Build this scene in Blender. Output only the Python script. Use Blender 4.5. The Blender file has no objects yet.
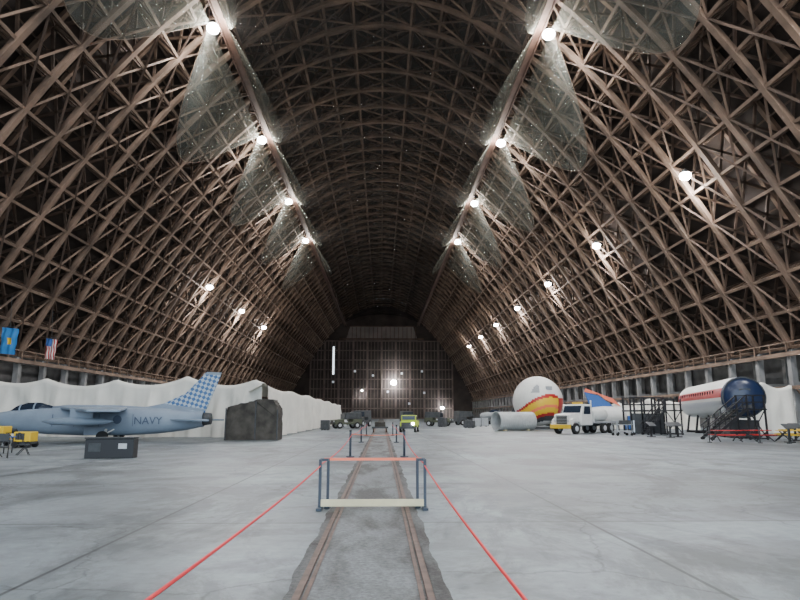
import bpy, bmesh, math, random
from mathutils import Vector, Matrix
random.seed(7)
D2R=math.pi/180
col=bpy.context.scene.collection

# ------------------------------------------------------------------ materials
def mat(name,c,rough=.7,metal=0,noise=0,nscale=3,emit=None,estr=0,bump=0):
    m=bpy.data.materials.new(name); m.use_nodes=True
    nt=m.node_tree; b=nt.nodes['Principled BSDF']
    b.inputs['Base Color'].default_value=(*c,1)
    b.inputs['Roughness'].default_value=rough
    b.inputs['Metallic'].default_value=metal
    if noise>0 or bump>0:
        tc=nt.nodes.new('ShaderNodeTexCoord')
        n=nt.nodes.new('ShaderNodeTexNoise'); n.inputs['Scale'].default_value=nscale
        n.inputs['Detail'].default_value=5
        nt.links.new(tc.outputs['Object'],n.inputs['Vector'])
        if noise>0:
            r=nt.nodes.new('ShaderNodeValToRGB')
            r.color_ramp.elements[0].position=.3; r.color_ramp.elements[1].position=.7
            r.color_ramp.elements[0].color=(*[x*(1-noise) for x in c],1)
            r.color_ramp.elements[1].color=(*[min(1,x*(1+noise)) for x in c],1)
            nt.links.new(n.outputs['Fac'],r.inputs['Fac'])
            nt.links.new(r.outputs['Color'],b.inputs['Base Color'])
        if bump>0:
            bp=nt.nodes.new('ShaderNodeBump'); bp.inputs['Strength'].default_value=bump
            nt.links.new(n.outputs['Fac'],bp.inputs['Height'])
            nt.links.new(bp.outputs['Normal'],b.inputs['Normal'])
    if emit:
        b.inputs['Emission Color'].default_value=(*emit,1)
        b.inputs['Emission Strength'].default_value=estr
        m.cycles.emission_sampling='NONE'
    return m
M={}
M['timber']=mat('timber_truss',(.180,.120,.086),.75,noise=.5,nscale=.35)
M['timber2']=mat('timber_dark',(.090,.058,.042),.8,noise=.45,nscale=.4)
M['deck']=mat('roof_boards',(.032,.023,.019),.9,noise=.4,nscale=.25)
M['catwalk']=mat('catwalk_wood',(.14,.08,.06),.7,noise=.3,nscale=.5)
M['concrete']=mat('concrete',(.22,.22,.22),.8,noise=.25,nscale=.8)
M['lowwall']=mat('annex_wall',(.12,.12,.12),.8,noise=.5,nscale=.4)
M['fabric']=mat('white_fabric',(.84,.82,.75),.85,noise=.05,nscale=.8)
M['black']=mat('black_paint',(.015,.016,.02),.5)
M['dark']=mat('dark_grey',(.05,.055,.06),.6,noise=.3)
M['grey']=mat('grey_paint',(.35,.37,.39),.5,noise=.1)
M['lgrey']=mat('light_grey_paint',(.55,.57,.6),.45,noise=.1)
M['silver']=mat('bare_metal',(.6,.62,.64),.3,metal=.8)
M['white']=mat('white_paint',(.8,.8,.77),.4,noise=.05)
M['red']=mat('red_paint',(.5,.02,.02),.4)
M['rope']=mat('red_rope',(.8,.02,.03),.6)
M['orange']=mat('orange_tape',(.95,.22,.12),.6)
M['yellow']=mat('yellow_paint',(.85,.55,.03),.45)
M['lime']=mat('lime_paint',(.55,.7,.05),.4)
M['olive']=mat('olive_paint',(.07,.08,.05),.6,noise=.2)
M['blue']=mat('blue_paint',(.03,.12,.4),.5)
M['navy']=mat('navy_paint',(.012,.025,.07),.3)
M['jet']=mat('jet_blue_grey',(.24,.30,.38),.45,noise=.10,nscale=1)
M['jetd']=mat('jet_marking',(.07,.10,.16),.5)
M['glass']=mat('dark_glass',(.02,.03,.05),.1)
M['tyre']=mat('tyre_rubber',(.02,.02,.02),.8)
M['plank']=mat('barrier_plank',(.7,.62,.4),.6,noise=.1)
M['bpost']=mat('barrier_post',(.04,.055,.08),.5)
M['rust']=mat('rail_rust',(.13,.08,.06),.6,noise=.35,nscale=6)
M['camo']=mat('camouflage_tarp',(.06,.054,.046),.9,noise=.6,nscale=1.4)
M['pipe']=mat('corrugated_pipe',(.45,.47,.47),.5,noise=.1)
M['door']=mat('door_timber',(.055,.044,.040),.85,noise=.3,nscale=.2)
M['doorfr']=mat('door_frame',(.15,.115,.10),.8,noise=.3,nscale=.3)
M['gable']=mat('gable_timber',(.05,.038,.033),.85,noise=.4,nscale=.2)
M['gpanel']=mat('gable_panel',(.22,.19,.175),.8,noise=.2,nscale=.2)
M['lamp']=mat('lamp_lens',(1,1,1),.4,emit=(.95,.98,1),estr=150)
M['pane']=mat('door_gap_daylight',(1,1,1),.4,emit=(.8,.9,1),estr=3)
M['pane_dim']=mat('dusty_pane',(.5,.5,.5),.4,emit=(.8,.9,1),estr=.4)
M['flag_b']=mat('flag_blue',(.04,.22,.55),.8)

def netmat(name,c,fac):
    m=bpy.data.materials.new(name); m.use_nodes=True; nt=m.node_tree; nt.nodes.clear()
    o=nt.nodes.new('ShaderNodeOutputMaterial'); mx=nt.nodes.new('ShaderNodeMixShader')
    t=nt.nodes.new('ShaderNodeBsdfTransparent'); d=nt.nodes.new('ShaderNodeBsdfDiffuse')
    d.inputs['Color'].default_value=(*c,1)
    tc=nt.nodes.new('ShaderNodeTexCoord'); n=nt.nodes.new('ShaderNodeTexNoise'); n.inputs['Scale'].default_value=.25
    mr=nt.nodes.new('ShaderNodeMapRange'); mr.inputs['From Min'].default_value=.3; mr.inputs['From Max'].default_value=.7
    mr.inputs['To Min'].default_value=fac*.6; mr.inputs['To Max'].default_value=min(1,fac*1.4)
    nt.links.new(tc.outputs['Object'],n.inputs['Vector']); nt.links.new(n.outputs['Fac'],mr.inputs['Value'])
    nt.links.new(mr.outputs['Result'],mx.inputs['Fac'])
    nt.links.new(t.outputs[0],mx.inputs[1]); nt.links.new(d.outputs[0],mx.inputs[2]); nt.links.new(mx.outputs[0],o.inputs[0])
    return m
M['net']=netmat('bird_netting',(.30,.31,.27),.34)
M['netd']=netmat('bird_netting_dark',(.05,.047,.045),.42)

def nodes_floor(name,bed=False):
    m=bpy.data.materials.new(name); m.use_nodes=True; nt=m.node_tree; b=nt.nodes['Principled BSDF']
    L=nt.links.new; N=nt.nodes.new
    tc=N('ShaderNodeTexCoord')
    def noise(scale,det,mx=None,rough=.5,dist=0):
        n=N('ShaderNodeTexNoise'); n.inputs['Scale'].default_value=scale; n.inputs['Detail'].default_value=det; n.inputs['Roughness'].default_value=rough; n.inputs['Distortion'].default_value=dist
        if mx:
            mp=N('ShaderNodeMapping'); mp.inputs['Scale'].default_value=mx; L(tc.outputs['Object'],mp.inputs['Vector']); L(mp.outputs[0],n.inputs['Vector'])
        else: L(tc.outputs['Object'],n.inputs['Vector'])
        return n
    def ramp(n,a,bb,p0=.3,p1=.7,out='Fac'):
        r=N('ShaderNodeValToRGB'); r.color_ramp.elements[0].position=p0; r.color_ramp.elements[1].position=p1
        a=a if isinstance(a,tuple) else (a,a,a); bb=bb if isinstance(bb,tuple) else (bb,bb,bb)
        r.color_ramp.elements[0].color=(*a,1); r.color_ramp.elements[1].color=(*bb,1); L(n.outputs[out],r.inputs['Fac']); return r
    def mul(a,bn):
        x=N('ShaderNodeMix'); x.data_type='RGBA'; x.blend_type='MULTIPLY'; x.inputs[0].default_value=1
        L(a,x.inputs[6]); L(bn,x.inputs[7]); return x.outputs[2]
    if bed:
        big=noise(1.1,6,(1,.35,1),.65,.4); fine=noise(16,6,None,.7)
        c=ramp(big,(.11,.108,.105),(.22,.235,.24),.40,.56).outputs[0]
        c=mul(c,ramp(fine,.65,1.2,.35,.65).outputs[0])
        sx=N('ShaderNodeSeparateXYZ'); L(tc.outputs['Object'],sx.inputs[0]); ab=N('ShaderNodeMath'); ab.operation='ABSOLUTE'; L(sx.outputs[0],ab.inputs[0])
        r=N('ShaderNodeValToRGB'); r.color_ramp.elements[0].position=.50; r.color_ramp.elements[0].color=(1,1,1,1); r.color_ramp.elements[1].position=.62; r.color_ramp.elements[1].color=(.68,.65,.63,1)
        L(ab.outputs[0],r.inputs['Fac']); c=mul(c,r.outputs[0])
        L(c,b.inputs['Base Color']); b.inputs['Roughness'].default_value=.95
        bp=N('ShaderNodeBump'); bp.inputs['Strength'].default_value=.4; bp.inputs['Distance'].default_value=.02; L(fine.outputs['Fac'],bp.inputs['Height']); L(bp.outputs[0],b.inputs['Normal'])
        return m
    n1=noise(.10,8,None,.62,.3); n2=noise(1,8,(.5,.06,1),.6); n3=noise(5,8,None,.7); n4=noise(.45,7,None,.65,.6); n5=noise(.30,9,(1,.5,1),.75,.8)
    base=N('ShaderNodeRGB'); base.outputs[0].default_value=(.285,.33,.355,1)
    c=mul(base.outputs[0],ramp(n1,.60,1.12,.40,.60).outputs[0]); c=mul(c,ramp(n2,.70,1.08).outputs[0]); c=mul(c,ramp(n3,.76,1.12).outputs[0])
    c=mul(c,ramp(n4,.68,1.0,.42,.52).outputs[0]); c=mul(c,ramp(n5,.62,1.0,.43,.49).outputs[0])
    # hairline cracks
    vv=N('ShaderNodeTexVoronoi'); vv.feature='DISTANCE_TO_EDGE'; vv.inputs['Scale'].default_value=.22
    ad=N('ShaderNodeMixRGB'); ad.blend_type='ADD'; ad.inputs[0].default_value=.9; nn_=noise(.9,5,None,.6); L(tc.outputs['Object'],ad.inputs[1]); L(nn_.outputs['Color'],ad.inputs[2]); L(ad.outputs[0],vv.inputs['Vector'])
    c=mul(c,ramp(vv,.5,1.0,.001,.006,'Distance').outputs[0])
    br=N('ShaderNodeTexBrick'); br.offset=0; br.inputs['Scale'].default_value=1; br.inputs['Brick Width'].default_value=7.4; br.inputs['Row Height'].default_value=6.1
    br.inputs['Mortar Size'].default_value=.035; br.inputs['Mortar Smooth'].default_value=.5
    br.inputs['Color1'].default_value=(1.1,1.1,1.1,1); br.inputs['Color2'].default_value=(.80,.80,.81,1); br.inputs['Mortar'].default_value=(.32,.32,.32,1)
    mp=N('ShaderNodeMapping'); mp.inputs['Location'].default_value=(3.7,1.2,0); L(tc.outputs['Object'],mp.inputs['Vector']); L(mp.outputs[0],br.inputs['Vector'])
    c=mul(c,br.outputs['Color'])
    L(c,b.inputs['Base Color'])
    L(ramp(n1,.40,.62).outputs[0],b.inputs['Roughness'])
    bp=N('ShaderNodeBump'); bp.inputs['Strength'].default_value=.1; L(n3.outputs['Fac'],bp.inputs['Height']); L(bp.outputs[0],b.inputs['Normal'])
    return m
M['floor']=nodes_floor('concrete_floor'); M['bed']=nodes_floor('track_bed_concrete',True)

# ------------------------------------------------------------------ mesh helpers
def beam(bm,a,b,w,h=None,up=Vector((0,0,1)),mi=0):
    h=h or w; a=Vector(a); b=Vector(b); d=(b-a)
    if d.length<1e-6: return
    d.normalize()
    if abs(d.dot(up))>.98: up=Vector((0,1,0)) if abs(d.y)<.9 else Vector((1,0,0))
    s=d.cross(up).normalized(); u=s.cross(d).normalized()
    vs=[]
    for p in (a,b):
        for sx,sz in((-1,-1),(1,-1),(1,1),(-1,1)):
            vs.append(bm.verts.new(p+s*sx*w/2+u*sz*h/2))
    for f in((3,2,1,0),(4,5,6,7),(0,1,5,4),(1,2,6,5),(2,3,7,6),(3,0,4,7)):
        fc=bm.faces.new([vs[i] for i in f]); fc.material_index=mi
def bbox(bm,c,s,mi=0):
    c=Vector(c); beam(bm,c-Vector((0,s[1]/2,0)),c+Vector((0,s[1]/2,0)),s[0],s[2],mi=mi)
def tube(bm,a,b,r,n=12,r2=None,cap=True,mi=0):
    r2=r if r2 is None else r2
    a=Vector(a); b=Vector(b); d=(b-a).normalized(); up=Vector((0,0,1)) if abs(d.z)<.95 else Vector((1,0,0))
    s=d.cross(up).normalized(); u=s.cross(d)
    A=[];B=[]
    for i in range(n):
        t=2*math.pi*i/n; o=s*math.cos(t)+u*math.sin(t)
        A.append(bm.verts.new(a+o*r)); B.append(bm.verts.new(b+o*r2))
    for i in range(n):
        j=(i+1)%n; f=bm.faces.new((A[i],A[j],B[j],B[i])); f.smooth=n>8; f.material_index=mi
    if cap:
        bm.faces.new(A[::-1]).material_index=mi; bm.faces.new(B).material_index=mi
def mk(name,bm,mats,parent=None,loc=(0,0,0),rotz=0,bevel=0,recalc=True):
    if recalc: bmesh.ops.recalc_face_normals(bm,faces=bm.faces)
    me=bpy.data.meshes.new(name); bm.to_mesh(me); bm.free()
    for m in (mats if isinstance(mats,(list,tuple)) else [mats]): me.materials.append(m)
    o=bpy.data.objects.new(name,me); col.objects.link(o)
    if parent: o.parent=parent
    else: o.location=loc; o.rotation_euler=(0,0,rotz)
    if bevel:
        md=o.modifiers.new('bevel','BEVEL'); md.width=bevel; md.segments=2; md.limit_method='ANGLE'
    return o
class Asm:
    def __init__(s,name,loc=(0,0,0),rotz=0,scale=1):
        s.e=bpy.data.objects.new(name,None); col.objects.link(s.e); s.e.location=loc; s.e.rotation_euler=(0,0,rotz); s.e.scale=(scale,)*3; s.e.empty_display_size=.3
    def part(s,name,m,fn,bevel=0):
        bm=bmesh.new(); fn(bm); return mk(name,bm,m,parent=s.e,bevel=bevel)
    def box(s,name,c,sz,m,bevel=0):
        return s.part(name,m,lambda bm:bbox(bm,c,sz),bevel)
    def cyl(s,name,a,b,r,m,n=16,r2=None):
        return s.part(name,m,lambda bm:tube(bm,a,b,r,n,r2))
def loft(bm,secs,n=24,p=2.0,axis='x',mi=None):
    rings=[]
    for (x,cz,ry,rz) in secs:
        r=[]
        for i in range(n):
            t=2*math.pi*i/n; c=math.cos(t); s_=math.sin(t)
            yy=ry*math.copysign(abs(c)**(2/p),c); zz=rz*math.copysign(abs(s_)**(2/p),s_)
            r.append(bm.verts.new((x,yy,cz+zz)))
        rings.append(r)
    for k in range(len(rings)-1):
        for i in range(n):
            j=(i+1)%n
            f=bm.faces.new((rings[k][i],rings[k][j],rings[k+1][j],rings[k+1][i])); f.smooth=True
            if mi: f.material_index=mi(k,i)
    bm.faces.new(rings[0][::-1]); bm.faces.new(rings[-1])
def prism(bm,pts,off,mi=0):
    off=Vector(off); A=[bm.verts.new(Vector(p)-off/2) for p in pts]; B=[bm.verts.new(Vector(p)+off/2) for p in pts]
    bm.faces.new(A[::-1]).material_index=mi; bm.faces.new(B).material_index=mi
    n=len(pts)
    for i in range(n):
        j=(i+1)%n; bm.faces.new((A[i],A[j],B[j],B[i])).material_index=mi

# ------------------------------------------------------------------ hangar shell
APX,KK=53.3,.02395
def zi(x): return APX-KK*x*x
def nrm(x):
    v=Vector((2*KK*x,0,1)); return v.normalized()
XB=43.1
S=[(-XB+2*XB*i/2000) for i in range(2001)]
cum=[0]
for i in range(2000): cum.append(cum[-1]+math.hypot(S[i+1]-S[i],zi(S[i+1])-zi(S[i])))
def atlen(l):
    import bisect
    k=min(max(bisect.bisect_left(cum,l),0),2000); return S[k]
NP=34
xs=[atlen(cum[-1]*i/NP) for i in range(NP+1)]
DEP=3.4
def P(i,off=0,y=0):
    x=xs[i]; n=nrm(x); return Vector((x+n.x*off,y,zi(x)+n.z*off))
BAY=5.58; Y0=-26.0; NB=57; Y1=Y0+BAY*NB
bm=bmesh.new()
def rib(bm,y):
    for i in range(NP):
        n=nrm((xs[i]+xs[i+1])/2)
        beam(bm,P(i,0,y),P(i+1,0,y),.62,.46,up=n); beam(bm,P(i,DEP,y),P(i+1,DEP,y),.5,.4,up=n)
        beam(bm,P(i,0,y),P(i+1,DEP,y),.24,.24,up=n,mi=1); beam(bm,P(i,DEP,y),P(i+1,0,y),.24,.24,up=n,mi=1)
    for i in range(NP+1):
        beam(bm,P(i,0,y),P(i,DEP,y),.3,.26)
rib(bm,0)
for i in range(NP+1):
    n=nrm(xs[i])
    beam(bm,P(i,0,.21),P(i,0,BAY-.21),.28,.28,up=n)
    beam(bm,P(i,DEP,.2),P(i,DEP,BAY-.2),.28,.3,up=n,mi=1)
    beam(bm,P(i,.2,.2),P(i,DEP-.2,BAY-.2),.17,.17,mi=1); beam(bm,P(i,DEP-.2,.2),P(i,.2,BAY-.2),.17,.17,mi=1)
    if i<NP and i%2==0:
        j=min(i+2,NP)
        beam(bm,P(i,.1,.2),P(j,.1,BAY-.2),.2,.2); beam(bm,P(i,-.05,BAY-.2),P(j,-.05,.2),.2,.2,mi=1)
    if i<NP:
        x=(xs[i]+xs[i+1])/2; nn=nrm(x); q=Vector((x+nn.x*DEP,0,zi(x)+nn.z*DEP))
        beam(bm,q+Vector((0,.2,0)),q+Vector((0,BAY-.2,0)),.15,.25,up=nn,mi=1)
o=mk('arch_roof_truss',bm,[M['timber'],M['timber2']]); o.location=(0,Y0,0)
a=o.modifiers.new('array','ARRAY'); a.use_relative_offset=False; a.use_constant_offset=True; a.constant_offset_displace=(0,BAY,0); a.count=NB
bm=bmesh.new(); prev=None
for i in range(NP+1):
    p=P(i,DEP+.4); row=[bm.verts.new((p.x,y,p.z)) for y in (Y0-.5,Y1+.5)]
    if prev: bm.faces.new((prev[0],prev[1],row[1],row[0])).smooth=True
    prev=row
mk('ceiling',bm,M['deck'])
PB=P(NP,DEP+.4)
XO,ZO=PB.x,PB.z
ZB=zi(XB)
for side,s in(('left',-1),('right',1)):
    bm=bmesh.new()
    bbox(bm,(s*(XO+.15),(Y0+Y1)/2,ZO/2),(.3,Y1-Y0+1,ZO+.1)); mk('wall_'+side,bm,M['lowwall'])
    bm=bmesh.new()
    for k in range(NB+1):
        y=min(max(Y0+k*BAY,Y0+.4),Y1-.4)
        bbox(bm,(s*(XB-.1),y,(ZB-.6)/2),(.6,.6,ZB-.6))
        bbox(bm,(s*(XO-.5),y,(ZB-.6)/2),(.5,.6,ZB-.6))
        beam(bm,(s*(XB-.1),y,5),(s*(XO-.5),y,5),.35,.4)
        beam(bm,(s*(XB-.1),y,ZB-.5),(s*(XO-.5),y,ZB-.5),.5,.5)
    for z,w in((ZB-.75,.45),(ZB+.5,.12),(4.6,.35)):
        beam(bm,(s*(XB-.55),Y0,z),(s*(XB-.55),Y1,z),w*.6,w,mi=1)
    for k in range(NB*2+1):
        y=Y0+k*BAY/2
        beam(bm,(s*(XB-.55),y,ZB-.6),(s*(XB-.55),y,ZB+.5),.1,mi=1)
    for k in range(NB):
        y=Y0+k*BAY
        beam(bm,(s*(XB-.1),y+.3,.3),(s*(XB-.1),y+BAY-.3,4.4),.14,mi=1)
    mk('side_gallery_bents',bm,[M['concrete'],M['timber']])
bm=bmesh.new()
vs=[bm.verts.new(p) for p in((-XO-20,Y0-60,0),(XO+20,Y0-60,0),(XO+20,Y1+2,0),(-XO-20,Y1+2,0))]; bm.faces.new(vs)
mk('floor',bm,M['floor'])
def zout(x):
    for i in range(NP):
        a=P(i,DEP+.4); b=P(i+1,DEP+.4)
        if a.x<=x<=b.x: return a.z+(b.z-a.z)*(x-a.x)/(b.x-a.x)
    return ZO
DW,DH=33.5,36.5
def gable(name,y,opening=True):
    bm=bmesh.new(); X=[-XO+2*XO*i/120 for i in range(121)]; X+= [-DW,DW]; X=sorted(X)
    for a,b in zip(X,X[1:]):
        if b-a<1e-4: continue
        z0=DH if (opening and abs((a+b)/2)<DW) else 0
        v=[bm.verts.new(q) for q in((a,y,z0),(b,y,z0),(b,y,zout(b)),(a,y,zout(a)))]; bm.faces.new(v)
    mk(name,bm,M['gable'])
gable('wall_far',Y1+.6,False); gable('wall_near',Y0-.3)
A=Asm('door_1',(0,Y1-.8,0))
bm=bmesh.new(); bm2=bmesh.new()
for k in range(10):
    x=-DW+6.7*(k+.5); yo=0 if k%2 else .5
    bbox(bm,(x,yo,DH/2),(6.7,.2,DH))
    for t in (-3.2,-1.6,0,1.6,3.2): bbox(bm2,(x+t,yo-.25,DH/2),(.3 if abs(t)<3 else .7,.3,DH))
    for z in range(0,9): bbox(bm2,(x,yo-.2,z*4.5+.3),(6.7,.25,.5))
mk('leaves',bm,M['door'],parent=A.e); mk('leaf_frames',bm2,M['doorfr'],parent=A.e)
A=Asm('door_gap_and_windows',(0,Y1-1.4,0))
A.box('pane',(-22.6,0,27),(.7,.1,13),M['pane'])  # glowing strip stands in for daylight through a gap in the doors
for i,(x,z) in enumerate(((-22.6,17),(3,12.5),(13,7),(20,12),(9.5,21),(-12.5,22),(19,22),(-4,20))):
    A.box('light_pane_%d'%i,(x,0,z),(1.0,.1,1.0),M['pane_dim'])
A=Asm('gable_header_panel',(0,Y1-1,0))
def f(bm):
    prism(bm,[(-17,0,36.7),(17,0,36.7),(15,0,43.2),(-15,0,43.2)],(0,.3,0))
A.part('panel',M['gpanel'],f)
def f(bm):
    for i in range(-8,9): bbox(bm,(i*2,-.3,39.8),(.25,.3,6.2))
    bbox(bm,(0,-.35,37.2),(40,.4,.8)); bbox(bm,(0,-.35,43.3),(31,.3,.4))
A.part('studs',M['timber2'],f)

for s in(-1,1):
    bm=bmesh.new(); x=17.3*s; z=44.6
    L0,L1=Y0+.3,Y1-1.5
    bbox(bm,(x,(L0+L1)/2,z-.9),(.9,L1-L0,.18))
    for dx in(-.42,.42):
        bbox(bm,(x+dx,(L0+L1)/2,z-1.1),(.14,L1-L0,.4)); bbox(bm,(x+dx,(L0+L1)/2,z+.1),(.08,L1-L0,.1)); bbox(bm,(x+dx,(L0+L1)/2,z-.4),(.06,L1-L0,.07))
    for k in range(NB*2):
        y=Y0+BAY*(k/2+.25)
        for dx in(-.42,.42): beam(bm,(x+dx,y,z-1),(x+dx,y,z+(1.2 if k%2 else .1)),.09)
    mk('catwalk',bm,M['catwalk'])

def lamp(x,y,z,top,power,name='high_bay_lamp',r=.5,up=.12):
    A=Asm(name,(x,y,z))
    A.part('lens',M['lamp'],lambda bm:bmesh.ops.create_uvsphere(bm,u_segments=16,v_segments=10,radius=r,matrix=Matrix.Diagonal((1,1,.8,1))))
    A.cyl('reflector',(0,0,.2),(0,0,.7),r*.9,M['dark'],16,.2)
    A.cyl('hanger',(0,0,.6),(0,0,max(top-z,.75)),.05,M['dark'],8)
    l=bpy.data.lights.new('bulb','SPOT'); l.energy=power; l.spot_size=170*D2R; l.spot_blend=.4; l.shadow_soft_size=.5; l.color=(.97,.98,1)
    o=bpy.data.objects.new('bulb',l); col.objects.link(o); o.parent=A.e; o.location=(0,0,-.75)
    l2=bpy.data.lights.new('upper_fill_light','POINT'); l2.energy=power*up; l2.shadow_soft_size=.4; l2.color=(1,.94,.86)  # added warm fill light for the upper trusses, not part of the fixture
    o=bpy.data.objects.new('upper_fill_light',l2); col.objects.link(o); o.parent=A.e; o.location=(-math.copysign(1.2,x),-1.0,-1.4)
SP=27.9; D0=61.4
for n in range(-3,4):
    for s in(-1,1): lamp(s*18.5,D0+n*SP,43.4,44.3,10000,r=.68,up=.30)
for n in range(-1,7): lamp(32.7,D0+n*SP+.4,27.1,28.0,8500,r=.6,up=.26)
for n in (2,3,4): lamp(-33.2,D0+n*SP+.4,26.1,27.0,8500,r=.6,up=.26)
lamp(5.6,Y1-4,16.6,17.5,3000,'door_flood_lamp',1.4)
lamp(-9,Y1-4,13,14,1200,'door_flood_lamp',.4); lamp(28,Y1-5,5,6,1500,'door_flood_lamp',.8)

def net(name,fn,nu,nv,m,edge=False):
    bm=bmesh.new(); g=[[bm.verts.new(fn(u/nu,v/nv)) for v in range(nv+1)] for u in range(nu+1)]
    for u in range(nu):
        for v in range(nv):
            f=bm.faces.new((g[u][v],g[u+1][v],g[u+1][v+1],g[u][v+1])); f.smooth=True
    mats=[m]
    if edge:
        mats.append(M['timber']); pr=None
        for i in range(nu+1):
            p=fn(i/nu,1)
            if pr: tube(bm,pr,p,.04,5,cap=False,mi=1)
            pr=p
    return mk(name,bm,mats)
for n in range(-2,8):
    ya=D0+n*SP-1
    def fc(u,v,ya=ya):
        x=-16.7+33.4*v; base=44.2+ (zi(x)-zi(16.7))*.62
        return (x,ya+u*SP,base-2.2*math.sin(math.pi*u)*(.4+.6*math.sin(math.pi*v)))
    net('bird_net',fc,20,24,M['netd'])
for n in range(-1,4):
    ya=D0+n*SP
    for s in(-1,1):
        def fo(u,v,s=s,ya=ya):
            k=math.sin(math.pi*u)
            x=18.9+ v*(7.5 if s>0 else 7)*k; z=zi(x)-.7-2.8*k*math.sin(math.pi*v*.85)-.9*k*v
            return (s*x,ya+u*SP,z)
        net('bird_net',fo,40,12,M['net'],True)
        def fi(u,v,s=s,ya=ya):
            k=math.sin(math.pi*u)**.8
            x=16.8-v*3.5*k; z=43.4-4.2*k*v
            return (s*x,ya+u*SP,z)
        net('bird_net',fi,24,8,M['net'])

# ------------------------------------------------------------------ tracks
bm=bmesh.new(); prev=None
y=-20
def ej(y,p): return .018*math.sin(y*1.7+p)+.015*math.sin(y*4.3+p*2)+random.uniform(-.008,.008)
while y<Y1-10:
    w1=.82+ej(y,0); w2=.86+ej(y,2.5)
    row=[bm.verts.new((x,y,z)) for x,z in((-w1,.003),(-w1+.04,.006),(w2-.04,.006),(w2,.003))]
    if prev:
        for i in range(3): bm.faces.new((prev[i],prev[i+1],row[i+1],row[i]))
    prev=row; y+=.12 if y<40 else 2
for s in(-1,1):
    bbox(bm,(s*.67,134,.016),(.075,308,.022),mi=1); bbox(bm,(s*.585,134,.010),(.045,308,.010),mi=1)
mk('railway_track',bm,[M['bed'],M['rust']])

def barrier(y,name='track_barrier'):
    A=Asm(name,(0,y,0)) 
    for i,x in enumerate((-1.02,-.89,.89,1.02)):
        yy=.0 if abs(x)>1 else .3
        A.box('post_%d'%i,(x,yy,.49),(.055,.055,.92),M['bpost'],.008)
        A.box('foot_%d'%i,(x,yy,.03),(.10,.4,.04),M['bpost'])
    for s in(-1,1):
        for k,z in enumerate((.93,.12)): A.box('side_bar_%d'%k,(s*.955,.15,z),(.16,.05,.05),M['bpost'])
    A.box('bottom_plank',(0,.0,.13),(2.0,.05,.13),M['plank'],.006)
    A.box('top_rail',(0,.3,.93),(1.95,.04,.05),M['orange'])
barrier(12.45)
for y in(27.5,42,56):
    for x in(-1.18,1.16):
        A=Asm('rope_stanchion',(x,y,0))
        A.cyl('base',(0,0,.0),(0,0,.05),.18,M['bpost'],16); A.cyl('post',(0,0,.05),(0,0,1.1),.05,M['bpost'],12); A.cyl('cap',(0,0,1.1),(0,0,1.15),.06,M['black'],12)
def rope(name,a,b,sag,r=.013,m='rope'):
    bm=bmesh.new(); a=Vector(a); b=Vector(b); N=24; pr=None
    for i in range(N+1):
        t=i/N; p=a.lerp(b,t); p.z-=sag*4*t*(1-t)
        if pr is not None: tube(bm,pr,p,r,6,cap=False)
        pr=p
    return mk(name,bm,M[m])
for s,xe in((-1,-1.27),(1,1.0)):
    rope('barrier_rope',(s*1.02,12.42,.82),(xe,-1.0,.85),.10)
    rope('barrier_rope',(s*1.02,12.5,.85),(s*1.13,27.5,.95),.12)
    rope('barrier_rope',(s*1.13,27.5,.98),(s*1.13,42,.98),.12)
    rope('barrier_rope',(s*1.13,42,.98),(s*1.13,56,.98),.12)
    A=Asm('rope_stanchion',(xe,-1.03,0)); A.cyl('base',(0,0,0),(0,0,.05),.2,M['bpost']); A.cyl('post',(0,0,.05),(0,0,1.0),.03,M['bpost'])
rope('barrier_rope',(-1.14,27.5,.98),(1.12,27.5,.98),.05,m='orange')

# ------------------------------------------------------------------ fabric curtains
def curtain(name,path,h0,h1,post=6.0,seed=1,sag=.6,amp=1.0,var=.35):
    rnd=random.Random(seed); bm=bmesh.new()
    pts=[Vector((*p,0)) for p in path]; segs=[(pts[i],pts[i+1]) for i in range(len(pts)-1)]
    tot=sum((b-a).length for a,b in segs); NV=14; step=.16; N=int(tot/step); prev=None
    ph=[rnd.uniform(0,6.28) for _ in range(6)]; hts=[rnd.uniform(-var,var) for _ in range(int(tot/post)+3)]
    for i in range(N+1):
        l=tot*i/N; ll=l
        for a,b in segs:
            L=(b-a).length
            if ll<=L+1e-6: break
            ll-=L
        d=(b-a).normalized(); p=a+d*ll; nn=Vector((-d.y,d.x,0))
        t=l/tot; k=int(l/post); fr=l/post-k; sg=math.sin(math.pi*fr)
        H=h0+(h1-h0)*t+hts[k]*(1-fr)+hts[k+1]*fr-sag*sg**.8
        row=[]
        for v in range(NV+1):
            q=v/NV
            fold=(.12*math.sin(l*2.3+ph[1]+q*1.2)+.09*math.sin(l*5.3+ph[2]-q*2)+.03*math.sin(l*11+ph[3]))*(.1+.9*(1-q))*amp
            fold+= .28*math.sin(l*.9+ph[4])*(1-q)*amp
            dd=min(fr,1-fr)*post; fold+=.14*math.sin((dd*2.6+(1-q)*5.5))*q*(1-q)*2.8*amp
            o=p+nn*fold; row.append(bm.verts.new((o.x,o.y,.01+H*q)))
        hem=row[-1].co; row.append(bm.verts.new((hem.x+nn.x*.5,hem.y+nn.y*.5,hem.z+.06))); row.append(bm.verts.new((hem.x+nn.x*1.6,hem.y+nn.y*1.6,hem.z-.5)))
        if prev:
            for v in range(len(row)-1):
                f=bm.faces.new((prev[v],row[v],row[v+1],prev[v+1])); f.smooth=True
        prev=row
    return mk(name,bm,M['fabric'])
curtain('fabric_curtain',[(-41,55),(-14,52.5),(-9.6,50.8)],5.2,4.6,6.2,3,sag=.6,amp=1.3,var=.25)
curtain('fabric_curtain',[(-9.0,50.4),(-8.6,134)],4.2,3.9,14,5,sag=.2,amp=1.1,var=.08)
curtain('fabric_curtain',[(35.8,62),(41.5,61.5)],4.8,5.0,3,6)
curtain('fabric_curtain',[(38,130),(38,74)],3.6,3.9,6,8,sag=.3)
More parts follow.
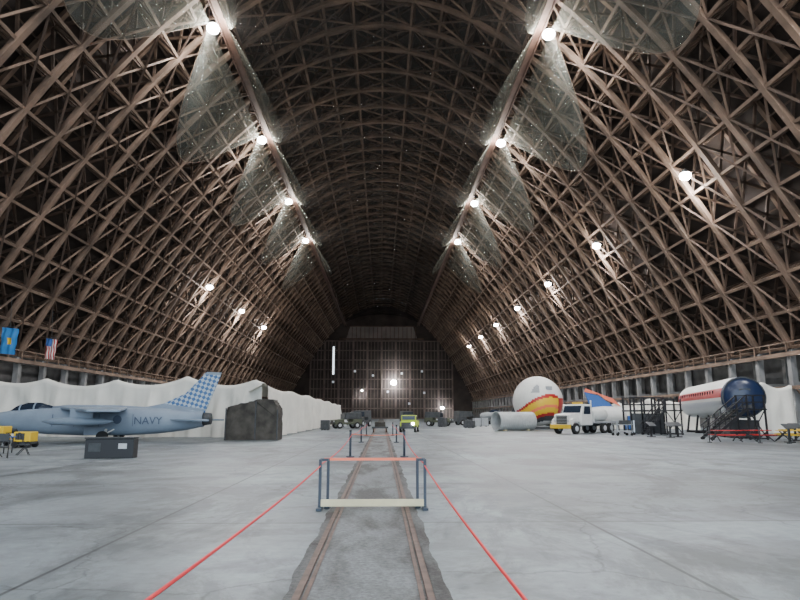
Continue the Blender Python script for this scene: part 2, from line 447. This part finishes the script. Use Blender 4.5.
curtain('fabric_curtain',[(26.5,82),(34,82)],3.0,3.2,4,9)

A=Asm('camouflage_shelter',(-9.35,47.2,0))
def f(bm):
    pts=[(-1.95,0,0),(1.95,0,0),(1.9,0,2.3),(1.5,0,2.9),(.4,0,2.95),(-.3,0,2.75),(-1.8,0,2.4)]
    prism(bm,pts,(0,2.0,0))
    bmesh.ops.subdivide_edges(bm,edges=bm.edges,cuts=5,use_grid_fill=True)
    for v in bm.verts:
        if v.co.z>.05: v.co+=Vector((random.uniform(-.06,.06),random.uniform(-.08,.08),random.uniform(-.05,.05)))
A.part('tarp',M['camo'],f)
A.part('frame',M['dark'],lambda bm:[beam(bm,(x,-1.1,0),(x,-1.1,z),.08) for x,z in((-1.85,2.3),(.3,2.8),(1.9,2.2))])

# ------------------------------------------------------------------ jet
def checker_mat():
    m=bpy.data.materials.new('tail_checks'); m.use_nodes=True; nt=m.node_tree; b=nt.nodes['Principled BSDF']
    tc=nt.nodes.new('ShaderNodeTexCoord'); mp=nt.nodes.new('ShaderNodeMapping'); mp.inputs['Rotation'].default_value=(0,.5,0)
    ck=nt.nodes.new('ShaderNodeTexChecker'); ck.inputs['Scale'].default_value=4.6
    ck.inputs['Color1'].default_value=(.45,.53,.62,1); ck.inputs['Color2'].default_value=(.05,.14,.33,1)
    sx=nt.nodes.new('ShaderNodeSeparateXYZ')
    nt.links.new(tc.outputs['Object'],mp.inputs[0])
    cb=nt.nodes.new('ShaderNodeCombineXYZ'); nt.links.new(mp.outputs[0],sx.inputs[0]); nt.links.new(sx.outputs[0],cb.inputs[0]); nt.links.new(sx.outputs[2],cb.inputs[1]); cb.inputs[2].default_value=.1
    nt.links.new(cb.outputs[0],ck.inputs['Vector']); nt.links.new(ck.outputs['Color'],b.inputs['Base Color']); b.inputs['Roughness'].default_value=.5
    return m
M['check']=checker_mat()
A=Asm('jet_fighter',(-19.5,44.2,0),1*D2R,1.03)
A.part('fuselage',M['jet'],lambda bm:loft(bm,[(-8.1,1.5,.04,.04),(-7.6,1.48,.2,.2),(-6.8,1.45,.42,.42),(-5.8,1.42,.6,.62),(-4.5,1.38,.75,.8),(-3,1.34,.85,.88),(-1,1.32,.9,.92),(2,1.32,.9,.92),(4,1.36,.85,.85),(5.8,1.42,.72,.7),(7,1.48,.55,.52)],28,2.5))
A.cyl('exhaust_nozzle',(6.9,0,1.48),(7.5,0,1.5),.46,M['dark'],20,.38)
A.part('intake',M['dark'],lambda bm:loft(bm,[(-6.6,.86,.3,.16),(-6.4,.86,.42,.24),(-5.0,.78,.55,.3)],20))
A.part('spine',M['jet'],lambda bm:loft(bm,[(-3.2,2.1,.2,.22),(-2,2.15,.32,.28),(1,2.15,.34,.26),(4,2.0,.25,.25),(6,1.9,.15,.15)],16))
A.part('canopy',M['glass'],lambda bm:loft(bm,[(-5.9,1.95,.1,.05),(-5.4,2.05,.3,.3),(-4.7,2.12,.38,.45),(-3.9,2.15,.36,.42),(-3.0,2.12,.2,.2)],18))
A.part('canopy_frame',M['jet'],lambda bm:[loft(bm,[(x,2.06+(.05 if x>-5 else 0),.36+dx,.40+dx),(x+.1,2.06+(.05 if x>-5 else 0),.36+dx,.40+dx)],18) for x,dx in((-5.15,.01),(-4.2,.07))])
def fin(bm):
    prism(bm,[(3.4,0,2.1),(7.0,0,1.75),(7.55,0,3.2),(8.0,0,4.45),(6.9,0,4.5),(5.7,0,3.2)],(0,.16,0))
A.part('tail_fin',M['check'],fin,.03)
A.part('fin_fillet',M['jet'],lambda bm:prism(bm,[(2.2,0,2.1),(6.8,0,1.8),(7.1,0,2.15),(4.2,0,2.5)],(0,.2,0)))
A.part('rudder_tip',M['jet'],lambda bm:prism(bm,[(6.8,0,4.5),(8.0,0,4.45),(8.02,0,4.62),(7.1,0,4.66)],(0,.17,0)))
def wing(bm):
    for s in(-1,1): prism(bm,[(-2.4,s*.4,2.2),(2.0,s*.4,2.2),(3.2,s*4.7,2.0),(1.3,s*4.9,2.0)],(0,0,.16))
A.part('wings',M['jet'],wing,.04)
def stab(bm):
    for s in(-1,1): prism(bm,[(4.6,s*.5,1.45),(6.9,s*.5,1.45),(7.9,s*2.1,1.4),(7.0,s*2.2,1.4)],(0,0,.1))
A.part('tailplanes',M['jet'],stab,.02)
def gear(bm):
    for (x,y) in((-5.0,0),(.9,-1.35),(.9,1.35)):
        beam(bm,(x,y*.5,.9),(x,y,.35),.14); 
        beam(bm,(x+.6,y*.5,.9),(x,y,.45),.07)
A.part('landing_gear',M['white'],gear)
def whl(bm):
    for (x,y,r) in((-5.0,-.12,.28),(-5.0,.12,.28),(.9,-1.4,.36),(.9,1.4,.36)): tube(bm,(x,y-.1,r),(x,y+.1,r),r,20)
A.part('wheels',M['tyre'],whl)
A.part('gear_doors',M['jet'],lambda bm:[bbox(bm,(-4.6,-.35,.65),(.9,.04,.5)),bbox(bm,(.2,-1.0,.7),(1.3,.04,.5))])
A.part('pylon_tank',M['jet'],lambda bm:(loft(bm,[(-2.2,1.25,.02,.02),(-1.6,1.25,.2,.2),(0,1.25,.26,.26),(1.6,1.25,.18,.18),(2.2,1.25,.02,.02)],16),[setattr(v,'co',v.co+Vector((0,-3.0,.1))) for v in bm.verts],bbox(bm,(.2,-3.0,1.85),(1.4,.08,.6))))
A.part('roundel',M['jetd'],lambda bm:tube(bm,(1.6,-.93,1.45),(1.6,-.90,1.45),.28,24))
A.part('panel_lines',M['jetd'],lambda bm:[beam(bm,(x,-.885,1.0),(x,-.885,1.8),.03,.02) for x in(-2.6,-1.2,.4,2.6)])
def text(body,size,loc,m,parent,rot=(math.pi/2,0,0),name='lettering'):
    c=bpy.data.curves.new(name,'FONT'); c.body=body; c.size=size; c.extrude=.008; c.materials.append(m); c.align_x='CENTER'
    o=bpy.data.objects.new(name,c); col.objects.link(o); o.parent=parent; o.location=loc; o.rotation_euler=rot; return o
text('NAVY',.7,(3.6,-.93,1.15),M['jetd'],A.e)
A.cyl('pitot',(-8.7,0,1.5),(-8.0,0,1.5),.03,M['dark'],8)

A=Asm('information_stand',(-11.4,27.5,0),3*D2R)
A.box('cabinet',(0,0,.40),(2.0,.6,.80),M['black'],.02); A.box('sloped_panel',(0,-.02,.84),(2.05,.66,.05),M['dark'],.01); A.box('label_left',(-.6,-.31,.45),(.5,.012,.35),M['dark']); A.box('label_right',(.55,-.31,.5),(.35,.012,.22),M['lgrey'])
A=Asm('ground_power_cart',(-19.9,36.2,0))
A.box('body',(0,0,.6),(.95,.8,.55),M['yellow'],.04); A.box('panel',(-.1,-.41,.62),(.5,.02,.35),M['dark'])
A.part('wheels',M['tyre'],lambda bm:[tube(bm,(x,y-.06,.18),(x,y+.06,.18),.18,16) for x in(-.35,.35) for y in(-.36,.36)])
A.box('chassis',(0,0,.27),(1.0,.6,.12),M['dark']); A.part('handle',M['black'],lambda bm:(beam(bm,(-.5,0,.3),(-1.0,0,.8),.05),beam(bm,(-1.0,-.2,.8),(-1.0,.2,.8),.05)))
A=Asm('ground_power_cart',(-22.6,38.0,0))
A.box('body',(0,0,.75),(1.2,.9,.8),M['yellow'],.04); A.box('panel',(.1,-.46,.75),(.6,.02,.4),M['dark']); A.box('chassis',(0,0,.27),(1.2,.7,.12),M['dark'])
A.part('wheels',M['tyre'],lambda bm:[tube(bm,(x,y-.06,.18),(x,y+.06,.18),.18,16) for x in(-.4,.4) for y in(-.4,.4)])
def chair(loc,rz,m='dark'):
    A=Asm('folding_chair',loc,rz)
    A.box('seat',(0,0,.46),(.46,.44,.05),M[m],.01); A.box('backrest',(0,.22,.85),(.46,.04,.32),M[m],.01)
    A.part('legs',M['black'],lambda bm:[(beam(bm,(x,-.24,0),(x,.2,1.0),.03),beam(bm,(x,.25,0),(x,-.18,.46),.03)) for x in(-.22,.22)])
chair((-15.9,27.3,0),.6); chair((-16.6,27.9,0),-.4); chair((-16.3,29.6,0),2.2)
A=Asm('museum_table',(-18.6,31.0,0)); A.box('top',(0,0,.75),(1.8,.8,.05),M['blue'],.01); A.part('legs',M['black'],lambda bm:[beam(bm,(x,y,0),(x,y,.73),.04) for x in(-.8,.8) for y in(-.33,.33)])

def flag(name,x,y,z,w,h,us):
    A=Asm(name,(x,y,z))
    def f(bm):
        nu,nv=13,16
        g=[[bm.verts.new((-w/2+w*u/nu,.12*math.sin(u*1.1+v*.15)+.05*math.sin(v*.9),-h*v/nv-.15*u/nu)) for v in range(nv+1)] for u in range(nu+1)]
        for u in range(nu):
            for v in range(nv):
                fc=bm.faces.new((g[u][v],g[u+1][v],g[u+1][v+1],g[u][v+1])); fc.smooth=True
                if us: fc.material_index=2 if (v<6 and u<7) else (0 if u%2==0 else 1)
                else: fc.material_index=1 if (5<v<10 and 4<u<9) else 0
    A.part('cloth',[M['red'],M['white'],M['blue']] if us else [M['flag_b'],M['yellow']],f)
    A.part('pole',M['dark'],lambda bm:(beam(bm,(-w/2-.05,0,.05),(w/2+.1,0,.05),.05),beam(bm,(0,0,.05),(-.2,0,3.2),.03)))
flag('state_flag',-36.9,62,10.4,1.6,2.6,False)
flag('american_flag',-37.5,71,10.4,1.2,2.3,True)

# ------------------------------------------------------------------ big painted sphere
A=Asm('spherical_capsule',(20.8,82,0))
def f(bm):
    bmesh.ops.create_uvsphere(bm,u_segments=120,v_segments=60,radius=3.25,matrix=Matrix.Translation((0,0,3.6)))
    for fc in bm.faces:
        fc.smooth=True
        c=(fc.calc_center_median()-Vector((0,0,3.6)))/3.25
        arc=c.z-.25*c.x+.45*c.x*c.x
        mi=0
        if c.y<.7:
            if c.x<.62:
                for lo,hi,m_ in ((.10,.22,2),(-.18,.10,1),(-.30,-.18,3),(-.5,-.30,1),(-.62,-.5,2),(-.8,-.62,4)):
                    if lo<=arc<hi: mi=m_
            elif -.5<c.z<.1: mi=2
            if -.5<c.x<-.15 and .30<c.z<.62 and c.z-.30<(c.x+.5)*1.3: mi=5
        fc.material_index=mi
A.part('shell',[M['white'],M['yellow'],M['red'],M['orange'],M['dark'],M['grey']],f)
A.part('hatch_frame',M['grey'],lambda bm:bbox(bm,(.8,-2.75,5.2),(.8,.3,.5)),.05)
A.part('cradle',M['dark'],lambda bm:[beam(bm,(x,y,.15),(x*.55,y*.55,1.1),.2) for x in(-2.2,2.2) for y in(-1.6,1.6)]+[bbox(bm,(0,y,.12),(4.8,.25,.24)) for y in(-1.6,1.6)])

A=Asm('culvert_pipe',(15.5,72.4,0),24*D2R)
def f(bm):
    n=36; L=2.5; rs=[]
    N=60
    for i in range(N+1):
        x=-L+2*L*i/N; r=1.03+.03*math.cos(i*math.pi/1.5)
        if i<2: r=1.1
        rs.append((x,r))
    seq=[(x,r) for x,r in rs]+[(x,r-.1) for x,r in reversed(rs)]
    rings=[[bm.verts.new((x,r*math.cos(2*math.pi*k/n),1.1+r*math.sin(2*math.pi*k/n))) for k in range(n)] for x,r in seq]
    for a in range(len(rings)):
        b=(a+1)%len(rings)
        for k in range(n):
            j=(k+1)%n; bm.faces.new((rings[a][k],rings[a][j],rings[b][j],rings[b][k])).smooth=True
A.part('corrugated_wall',M['pipe'],f)
A.part('chocks',M['plank'],lambda bm:[bbox(bm,(x,y,.08),(.3,.2,.16)) for x in(-1.6,1.6) for y in(-.55,.55)])

# ------------------------------------------------------------------ truck
def wheels(A,lst,r,w=.28,name='wheels'):
    A.part(name,M['tyre'],lambda bm:[tube(bm,(x,y-w/2,r),(x,y+w/2,r),r,24) for x,y in lst])
    A.part('hubs',M['lgrey'],lambda bm:[tube(bm,(x,y-w/2-.02,r),(x,y+w/2+.02,r),r*.5,16) for x,y in lst])
A=Asm('white_flatbed_truck',(20.2,62.2,0),38*D2R,1.08)
A.box('frame',(0.4,0,.75),(6.6,.8,.2),M['dark'])
def hood(bm):
    prism(bm,[(-3.1,0,.75),(-3.1,0,1.65),(-2.9,0,1.75),(-1.5,0,1.85),(-1.5,0,.75)],(0,1.7,0))
A.part('hood',M['white'],hood,.06)
A.part('cab',M['white'],lambda bm:prism(bm,[(-1.6,0,.75),(-1.6,0,1.8),(-1.25,0,2.6),(.1,0,2.65),(.15,0,.75)],(0,2.1,0)),.07)
A.part('windows',M['glass'],lambda bm:(prism(bm,[(-1.64,0,1.88),(-1.35,0,2.5),(-1.27,0,2.5),(-1.55,0,1.88)],(0,1.8,0)),prism(bm,[(-1.25,0,1.75),(-1.1,0,2.45),(-.2,0,2.45),(-.2,0,1.75)],(0,2.14,0))))
A.box('grille',(-3.12,0,1.25),(.06,1.1,.75),M['dark']); A.part('grille_bars',M['silver'],lambda bm:[bbox(bm,(-3.16,0,1.0+i*.13),(.03,1.05,.04)) for i in range(5)])
A.box('bumper',(-3.35,0,.65),(.2,2.1,.35),M['yellow'],.03)
A.part('headlights',M['lgrey'],lambda bm:[tube(bm,(-3.16,y,1.15),(-3.1,y,1.15),.11,16) for y in(-.7,.7)])
A.part('fenders',M['white'],lambda bm:[prism(bm,[(-3.2,y,.85),(-3.1,y,1.25),(-2.8,y,1.4),(-2.1,y,1.4),(-1.7,y,1.1),(-1.6,y,.75),(-1.75,y,.75),(-1.95,y,1.05),(-2.8,y,1.1),(-3.0,y,.75)],(0,.3,0)) for y in(-.92,.92)])
A.box('roof_beacon',(-.6,0,2.74),(.3,1.0,.14),M['yellow'],.03)
A.box('flatbed',(2.1,0,1.0),(3.7,2.2,.16),M['grey'],.02); A.box('headboard',(.35,0,1.5),(.1,2.1,1.0),M['white'])
A.part('cargo_tank',M['white'],lambda bm:loft(bm,[(.6,1.75,.3,.3),(.75,1.75,.62,.62),(3.3,1.7,.66,.62),(3.7,1.7,.35,.35)],22))
wheels(A,[(-2.4,-.92),(-2.4,.92),(2.0,-.95),(2.0,.95),(3.1,-.95),(3.1,.95)],.48)
A.part('exhaust_stack',M['silver'],lambda bm:tube(bm,(.25,-.85,1.1),(.25,-.85,3.0),.07,10))

def plane(name,loc,rz,sc,body,tail,prop=True,gearh=.9):
    A=Asm(name,loc,rz,sc)
    cz=gearh+.6
    A.part('fuselage',body,lambda bm:loft(bm,[(-3.4,cz,.25,.25),(-3.1,cz,.5,.5),(-2,cz+.05,.6,.6),(-.5,cz+.1,.6,.65),(1.5,cz+.15,.42,.45),(3.4,cz+.3,.15,.2)],20,2.3))
    A.part('canopy',M['glass'],lambda bm:loft(bm,[(-1.9,cz+.5,.1,.1),(-1.3,cz+.65,.4,.4),(-.3,cz+.7,.4,.42),(.7,cz+.5,.15,.15)],16))
    A.part('wings',body,lambda bm:[prism(bm,[(-1.3,s*.4,cz-.3),(.4,s*.4,cz-.3),(.2,s*4.6,cz),(-.7,s*4.7,cz)],(0,0,.14)) for s in(-1,1)],.03)
    A.part('tail_fin',tail,lambda bm:prism(bm,[(2.2,0,cz+.4),(3.5,0,cz+.4),(3.8,0,cz+1.75),(3.1,0,cz+1.85)],(0,.1,0)),.02)
    A.part('tailplanes',tail,lambda bm:[prism(bm,[(2.6,s*.1,cz+.4),(3.5,s*.1,cz+.4),(3.5,s*1.6,cz+.42),(3.0,s*1.6,cz+.42)],(0,0,.08)) for s in(-1,1)])
    A.part('gear_legs',M['dark'],lambda bm:[beam(bm,(-1.1,y,cz-.3),(-1.2,y*1.2,.3),.1) for y in(-1,1)]+[beam(bm,(-2.7,0,cz-.4),(-2.7,0,.2),.08)])
    A.part('wheels',M['tyre'],lambda bm:[tube(bm,(-1.2,y*1.25-.08,.3),(-1.2,y*1.25+.08,.3),.3,16) for y in(-1,1)]+[tube(bm,(-2.7,-.06,.2),(-2.7,.06,.2),.2,16)])
    if prop:
        A.part('propeller',M['dark'],lambda bm:(tube(bm,(-3.75,0,cz),(-3.4,0,cz),.05,10,.2),prism(bm,[(-3.5,0,cz-1),(-3.5,.12,cz-.5),(-3.5,.06,cz),(-3.5,.12,cz+.5),(-3.5,0,cz+1),(-3.5,-.1,cz+.5),(-3.5,-.06,cz),(-3.5,-.1,cz-.5)],(.05,0,0))))
    return A

A=Asm('aircraft_tail_section',(24.6,68.2,0),-12*D2R,1.15)
A.part('tail_cone',M['white'],lambda bm:loft(bm,[(-2.2,1.5,.25,.3),(-1.6,1.5,.7,.75),(0,1.5,.85,.9),(1.6,1.55,.75,.8),(2.0,1.55,.6,.6)],24))
A.part('fin',M['blue'],lambda bm:prism(bm,[(-1.2,0,2.2),(1.0,0,2.3),(-.4,0,3.4),(-1.7,0,3.75)],(0,.16,0)),.03)
A.part('fin_tip',M['orange'],lambda bm:prism(bm,[(.25,0,3.0),(1.6,0,2.35),(.9,0,3.1),(-1.6,0,4.1),(-1.7,0,3.75),(-.4,0,3.5)],(0,.18,0)))
A.part('tailplanes',M['white'],lambda bm:[prism(bm,[(-1.4,s*.5,1.7),(.2,s*.5,1.7),(-.9,s*2.3,1.8),(-1.7,s*2.3,1.8)],(0,0,.1)) for s in(-1,1)])
A.part('stand',M['dark'],lambda bm:[beam(bm,(x,y,0),(x,y*.5,.9),.12) for x in(-1.2,1.2) for y in(-.7,.7)])

plane('propeller_aircraft',(23,122,0),-30*D2R,1.1,M['grey'],M['dark'])
plane('propeller_aircraft',(29,104,0),-20*D2R,1.0,M['grey'],M['blue'])

def jeep(name,loc,rz,m,sc=1):
    A=Asm(name,loc,rz,sc)
    A.part('body',M[m],lambda bm:prism(bm,[(-1.7,0,.45),(-1.75,0,.95),(-.6,0,1.05),(-.55,0,.7),(.4,0,.7),(.5,0,1.05),(1.6,0,1.05),(1.6,0,.45)],(0,1.5,0)),.04)
    A.part('canvas_top',M['dark'],lambda bm:prism(bm,[(-.5,0,1.05),(-.35,0,1.75),(1.5,0,1.8),(1.6,0,1.05)],(0,1.45,0)),.05)
    A.box('windscreen',(-.5,0,1.38),(.04,1.3,.5),M['glass']); A.box('grille',(-1.76,0,.75),(.03,.9,.3),M['black']); A.box('bumper',(-1.85,0,.5),(.12,1.5,.14),M['black'])
    A.part('headlights',M['lgrey'],lambda bm:[tube(bm,(-1.8,y,.8),(-1.74,y,.8),.09,12) for y in(-.58,.58)])
    wheels(A,[(-1.1,-.68),(-1.1,.68),(1.0,-.68),(1.0,.68)],.36,.2)
jeep('military_jeep',(-4.6,86,0),25*D2R,'olive',1.2)
jeep('military_jeep',(-3.2,100,0),70*D2R,'dark',1.4)
jeep('military_jeep',(-5.0,118,0),10*D2R,'olive',1.4)
jeep('military_jeep',(5.0,118,0),100*D2R,'dark',1.4)
jeep('military_jeep',(9.5,104,0),160*D2R,'olive',1.3)
jeep('military_jeep',(15.5,112,0),200*D2R,'dark',1.4)

A=Asm('airport_fire_truck',(3.2,68,0),80*D2R)
A.box('body',(.4,0,.85),(2.4,1.7,.7),M['lime'],.06); A.box('cab',(-.3,0,1.45),(1.1,1.6,.65),M['lime'],.08)
A.box('windscreen',(-.87,0,1.5),(.03,1.4,.42),M['glass']); A.box('side_glass',(-.3,0,1.5),(.8,1.63,.4),M['glass'])
A.box('hood',(-1.3,0,.85),(1.1,1.6,.5),M['lime'],.08); A.box('grille',(-1.87,0,.82),(.04,1.3,.42),M['dark']); A.box('bumper',(-1.95,0,.5),(.15,1.7,.24),M['dark'],.02)
A.part('headlights',M['lamp'],lambda bm:tube(bm,(-1.95,-.6,.9),(-1.9,-.6,.9),.13,14))
A.box('light_bar',(-.3,0,1.85),(.25,1.1,.14),M['dark'],.02); A.box('hose_reel',(1.0,0,1.35),(.9,1.2,.3),M['dark'],.05)
wheels(A,[(-1.3,-.78),(-1.3,.78),(1.0,-.78),(1.0,.78)],.36,.22)

# ------------------------------------------------------------------ airliner nose section
p0=Vector((28.9,48.6)); p1=Vector((34.6,68)); dv=(p0-p1).normalized(); ang=math.atan2(dv.y,dv.x)
A=Asm('airliner_fuselage_section',(p1.x,p1.y,0),ang)
Lf=(p0-p1).length; r=1.65; cz=3.2
def mi(k,i):
    a=(i+.5)/40*360
    s=math.sin(math.radians(a))
    if k>=6: return 3
    if s>.42: return 0
    if s>-.05: return 1
    if s>-.16: return 0
    return 2
A.part('fuselage',[M['white'],M['red'],M['silver'],M['navy']],lambda bm:loft(bm,[(0,cz,r*.9,r*.9),(.6,cz,r,r),(5,cz,r,r),(10,cz,r,r),(Lf-2.5,cz,r,r),(Lf-1.0,cz,r,r),(Lf-.4,cz,r*.99,r*.99),(Lf-.1,cz,r*.93,r*.93),(Lf+.15,cz-.02,r*.75,r*.75),(Lf+.3,cz-.03,r*.45,r*.45),(Lf+.36,cz-.03,.05,.05)],40,mi=mi))
def win(bm):
    for s in(-1,1):
        for i in range(16):
            x=2+i*1.0; zz=cz+.45; yy=math.sqrt(r*r-.45**2)
            bbox(bm,(x,s*yy,zz),(.3,.05,.34))
A.part('cabin_windows',M['glass'],win)
A.part('bulkhead_ring',M['dark'],lambda bm:[beam(bm,(Lf-.05,1.55*math.cos(t),cz+1.55*math.sin(t)),(Lf-.05,1.55*math.cos(t+.262),cz+1.55*math.sin(t+.262)),.08) for t in [i*.2618 for i in range(24)]])
A.part('bulkhead_door',M['dark'],lambda bm:bbox(bm,(Lf+.25,0,cz-.1),(.12,.8,1.5)))
A.part('cradle_supports',M['black'],lambda bm:[(beam(bm,(x,y,0),(x,y*.7,cz-r*.75),.18),bbox(bm,(x,0,.1),(.3,2.4,.2))) for x in(1.5,6,11,Lf-2.5) for y in(-1.1,1.1)])
A.box('skirt',(Lf-3.5,0,.7),(5.5,2.2,1.4),M['black'],.03)

def stairs(name,loc,rz,n,run,rise,w,mir=1):
    A=Asm(name,loc,rz)
    def tr(bm):
        for i in range(n): bbox(bm,(mir*(i*run),0,(i+1)*rise),(run*1.05,w,.05))
    A.part('treads',M['dark'],tr)
    top=n*rise; X=mir*n*run
    def st(bm):
        for y in(-w/2,w/2):
            beam(bm,(-mir*run,y,0.03),(X,y,top),.08,.22)
            beam(bm,(-mir*run,y,1.0),(X,y,top+1.0),.07); beam(bm,(-mir*run,y,.55),(X,y,top+.55),.05)
            for i in range(0,n+1,2): beam(bm,(mir*i*run,y,i*rise),(mir*i*run,y,i*rise+1.05),.05)
    A.part('stringers_and_handrails',M['black'],st)
    def ld(bm):
        bbox(bm,(X+mir*.8,0,top),(1.7,w+.1,.1))
        for x in(X+mir*.1,X+mir*1.5):
            for y in(-w/2,w/2): beam(bm,(x,y,0),(x,y,top+1.05),.11)
        for z in(.55,1.05):
            for y in(-w/2,w/2): beam(bm,(X,y,top+z),(X+mir*1.6,y,top+z),.07)
            beam(bm,(X+mir*1.55,-w/2,top+z),(X+mir*1.55,w/2,top+z),.07)
        beam(bm,(X+mir*.1,-w/2,.1),(X+mir*1.5,-w/2,top),.06); beam(bm,(X+mir*1.5,-w/2,.1),(X+mir*.1,-w/2,top),.06)
        for y in(-w/2,w/2): bbox(bm,(X+mir*.8,y,.1),(1.6,.08,.1))
    A.part('landing',M['black'],ld)
    return A
stairs('boarding_stairs',(24.4,46.0,0),5*D2R,11,.25,.2,1.2)
stairs('boarding_stairs',(24.6,57.5,0),0,10,.16,.22,1.3)
A=Asm('display_platform',(25.6,60.2,0)); A.box('deck',(0,0,2.2),(3.4,2,.15),M['black']); A.part('posts',M['black'],lambda bm:[beam(bm,(x,y,0),(x,y,3.5),.14) for x in(-1.6,-.5,.5,1.6) for y in(-.9,.9)]); A.part('rails',M['black'],lambda bm:[bbox(bm,(0,y,z),(3.4,.06,.1)) for y in(-.9,.9) for z in(2.8,3.45)])
A.box('skirt_panel',(0,-.95,1.0),(3.2,.04,1.9),M['dark'])

for i,(x,y) in enumerate(((23.6,50.5),(24.7,51.5),(22.6,51.8),(29.6,44.0),(27.3,41.2))):
    A=Asm('exhibit_lectern',(x,y,0),random.uniform(-.3,.3))
    A.box('foot',(0,0,.03),(.5,.5,.06),M['black'],.01); A.box('stem',(0,0,.5),(.12,.12,.95),M['black']); A.part('panel',M['dark'],lambda bm:prism(bm,[(-.35,-.3,.9),(.35,-.3,.9),(.35,.25,1.2),(-.35,.25,1.2)],(0,0,.05)))
def bench(loc,rz,m):
    A=Asm('picnic_table',loc,rz)
    A.part('top',M[m],lambda bm:[bbox(bm,(0,y,.75),(1.8,.2,.05)) for y in(-.33,-.11,.11,.33)]); A.part('seats',M[m],lambda bm:[bbox(bm,(0,y,.45),(1.8,.26,.05)) for y in(-.75,.75)])
    A.part('legs',M['dark'],lambda bm:[(beam(bm,(x,-.8,0),(x,.3,.72),.06),beam(bm,(x,.8,0),(x,-.3,.72),.06),beam(bm,(x,-.8,.4),(x,.8,.4),.05)) for x in(-.7,.7)])
bench((26.3,43.2,0),.2,'red'); bench((24.0,42.9,0),-.15,'red'); bench((28.3,42.4,0),.1,'yellow'); bench((30.5,45.5,0),.1,'yellow')
for x,y in((22.0,41.4),(24.8,40.4),(26.2,39.6),(29.4,43.0)):
    A=Asm('rope_stanchion',(x,y,0)); A.cyl('base',(0,0,0),(0,0,.05),.15,M['dark']); A.cyl('post',(0,0,.05),(0,0,1.0),.03,M['dark'])
for x,y,rz in((21.6,55.5,.2),(22.9,58,-.3)):
    A=Asm('maintenance_trolley',(x,y,0),rz)
    A.box('tray_low',(0,0,.35),(1.6,.8,.05),M['grey']); A.box('tray_top',(0,0,.95),(1.6,.8,.05),M['grey'])
    A.part('uprights',M['silver'],lambda bm:[beam(bm,(x_,y_,.15),(x_,y_,1.3),.05) for x_ in(-.75,.75) for y_ in(-.37,.37)]); A.box('tool_box',(.2,0,1.15),(.7,.4,.35),M['dark'],.02)
    A.part('wheels',M['tyre'],lambda bm:[tube(bm,(x_,y_-.04,.12),(x_,y_+.04,.12),.12,12) for x_ in(-.7,.7) for y_ in(-.37,.37)])
for i,(x,y,w,h,m) in enumerate(((31,76,2.2,1.6,'blue'),(30,88,2.5,2.0,'lgrey'),(34,92,3,2.2,'dark'),(9.5,96,1.2,1.3,'dark'),(-6.6,76,1.0,1.1,'dark'),(16,100,2.4,1.2,'grey'),(12.5,88,1.4,.9,'dark'),(-6.0,94,1.6,1.0,'lgrey'))):
    A=Asm('equipment_crate',(x,y,0),random.uniform(-.4,.4))
    A.box('body',(0,0,h/2+.1),(w,1.2,h),M[m],.03); A.part('skids',M['dark'],lambda bm:[bbox(bm,(k*w*.35,0,.05),(.12,1.2,.1)) for k in(-1,0,1)])
    A.part('battens',M['dark'],lambda bm:[bbox(bm,(k*w*.48,-.61,h/2+.1),(.08,.04,h)) for k in(-1,0,1)])
A=Asm('rail_cart',(0,66,0)); A.box('deck',(0,0,.52),(1.7,2.6,.15),M['dark']); A.part('wheels',M['rust'],lambda bm:[tube(bm,(x-.06,y,.27),(x+.06,y,.27),.24,16) for x in(-.67,.67) for y in(-.8,.8)]); A.box('load',(0,.2,.85),(1.1,1.4,.5),M['camo'],.04)

# ------------------------------------------------------------------ light, world, camera
w=bpy.data.worlds.new('sky'); bpy.context.scene.world=w; w.use_nodes=True
bg=w.node_tree.nodes['Background']; bg.inputs['Color'].default_value=(.72,.87,1,1); bg.inputs['Strength'].default_value=4.7
pl=bpy.data.lights.new('door_daylight_portal','AREA'); pl.shape='RECTANGLE'; pl.size=DW*2; pl.size_y=DH; pl.cycles.is_portal=True
o=bpy.data.objects.new('door_daylight_portal',pl); col.objects.link(o); o.location=(0,Y0-.2,DH/2); o.rotation_euler=(math.pi/2,0,0)

cam=bpy.data.cameras.new('camera'); co=bpy.data.objects.new('camera',cam); col.objects.link(co)
cam.sensor_width=36; cam.lens=616/800*36; cam.clip_end=2000; cam.clip_start=.05
co.location=(.17,0,1.8); co.rotation_euler=(math.pi/2+math.atan(115/616),0,-math.atan(18/616))
bpy.context.scene.camera=co
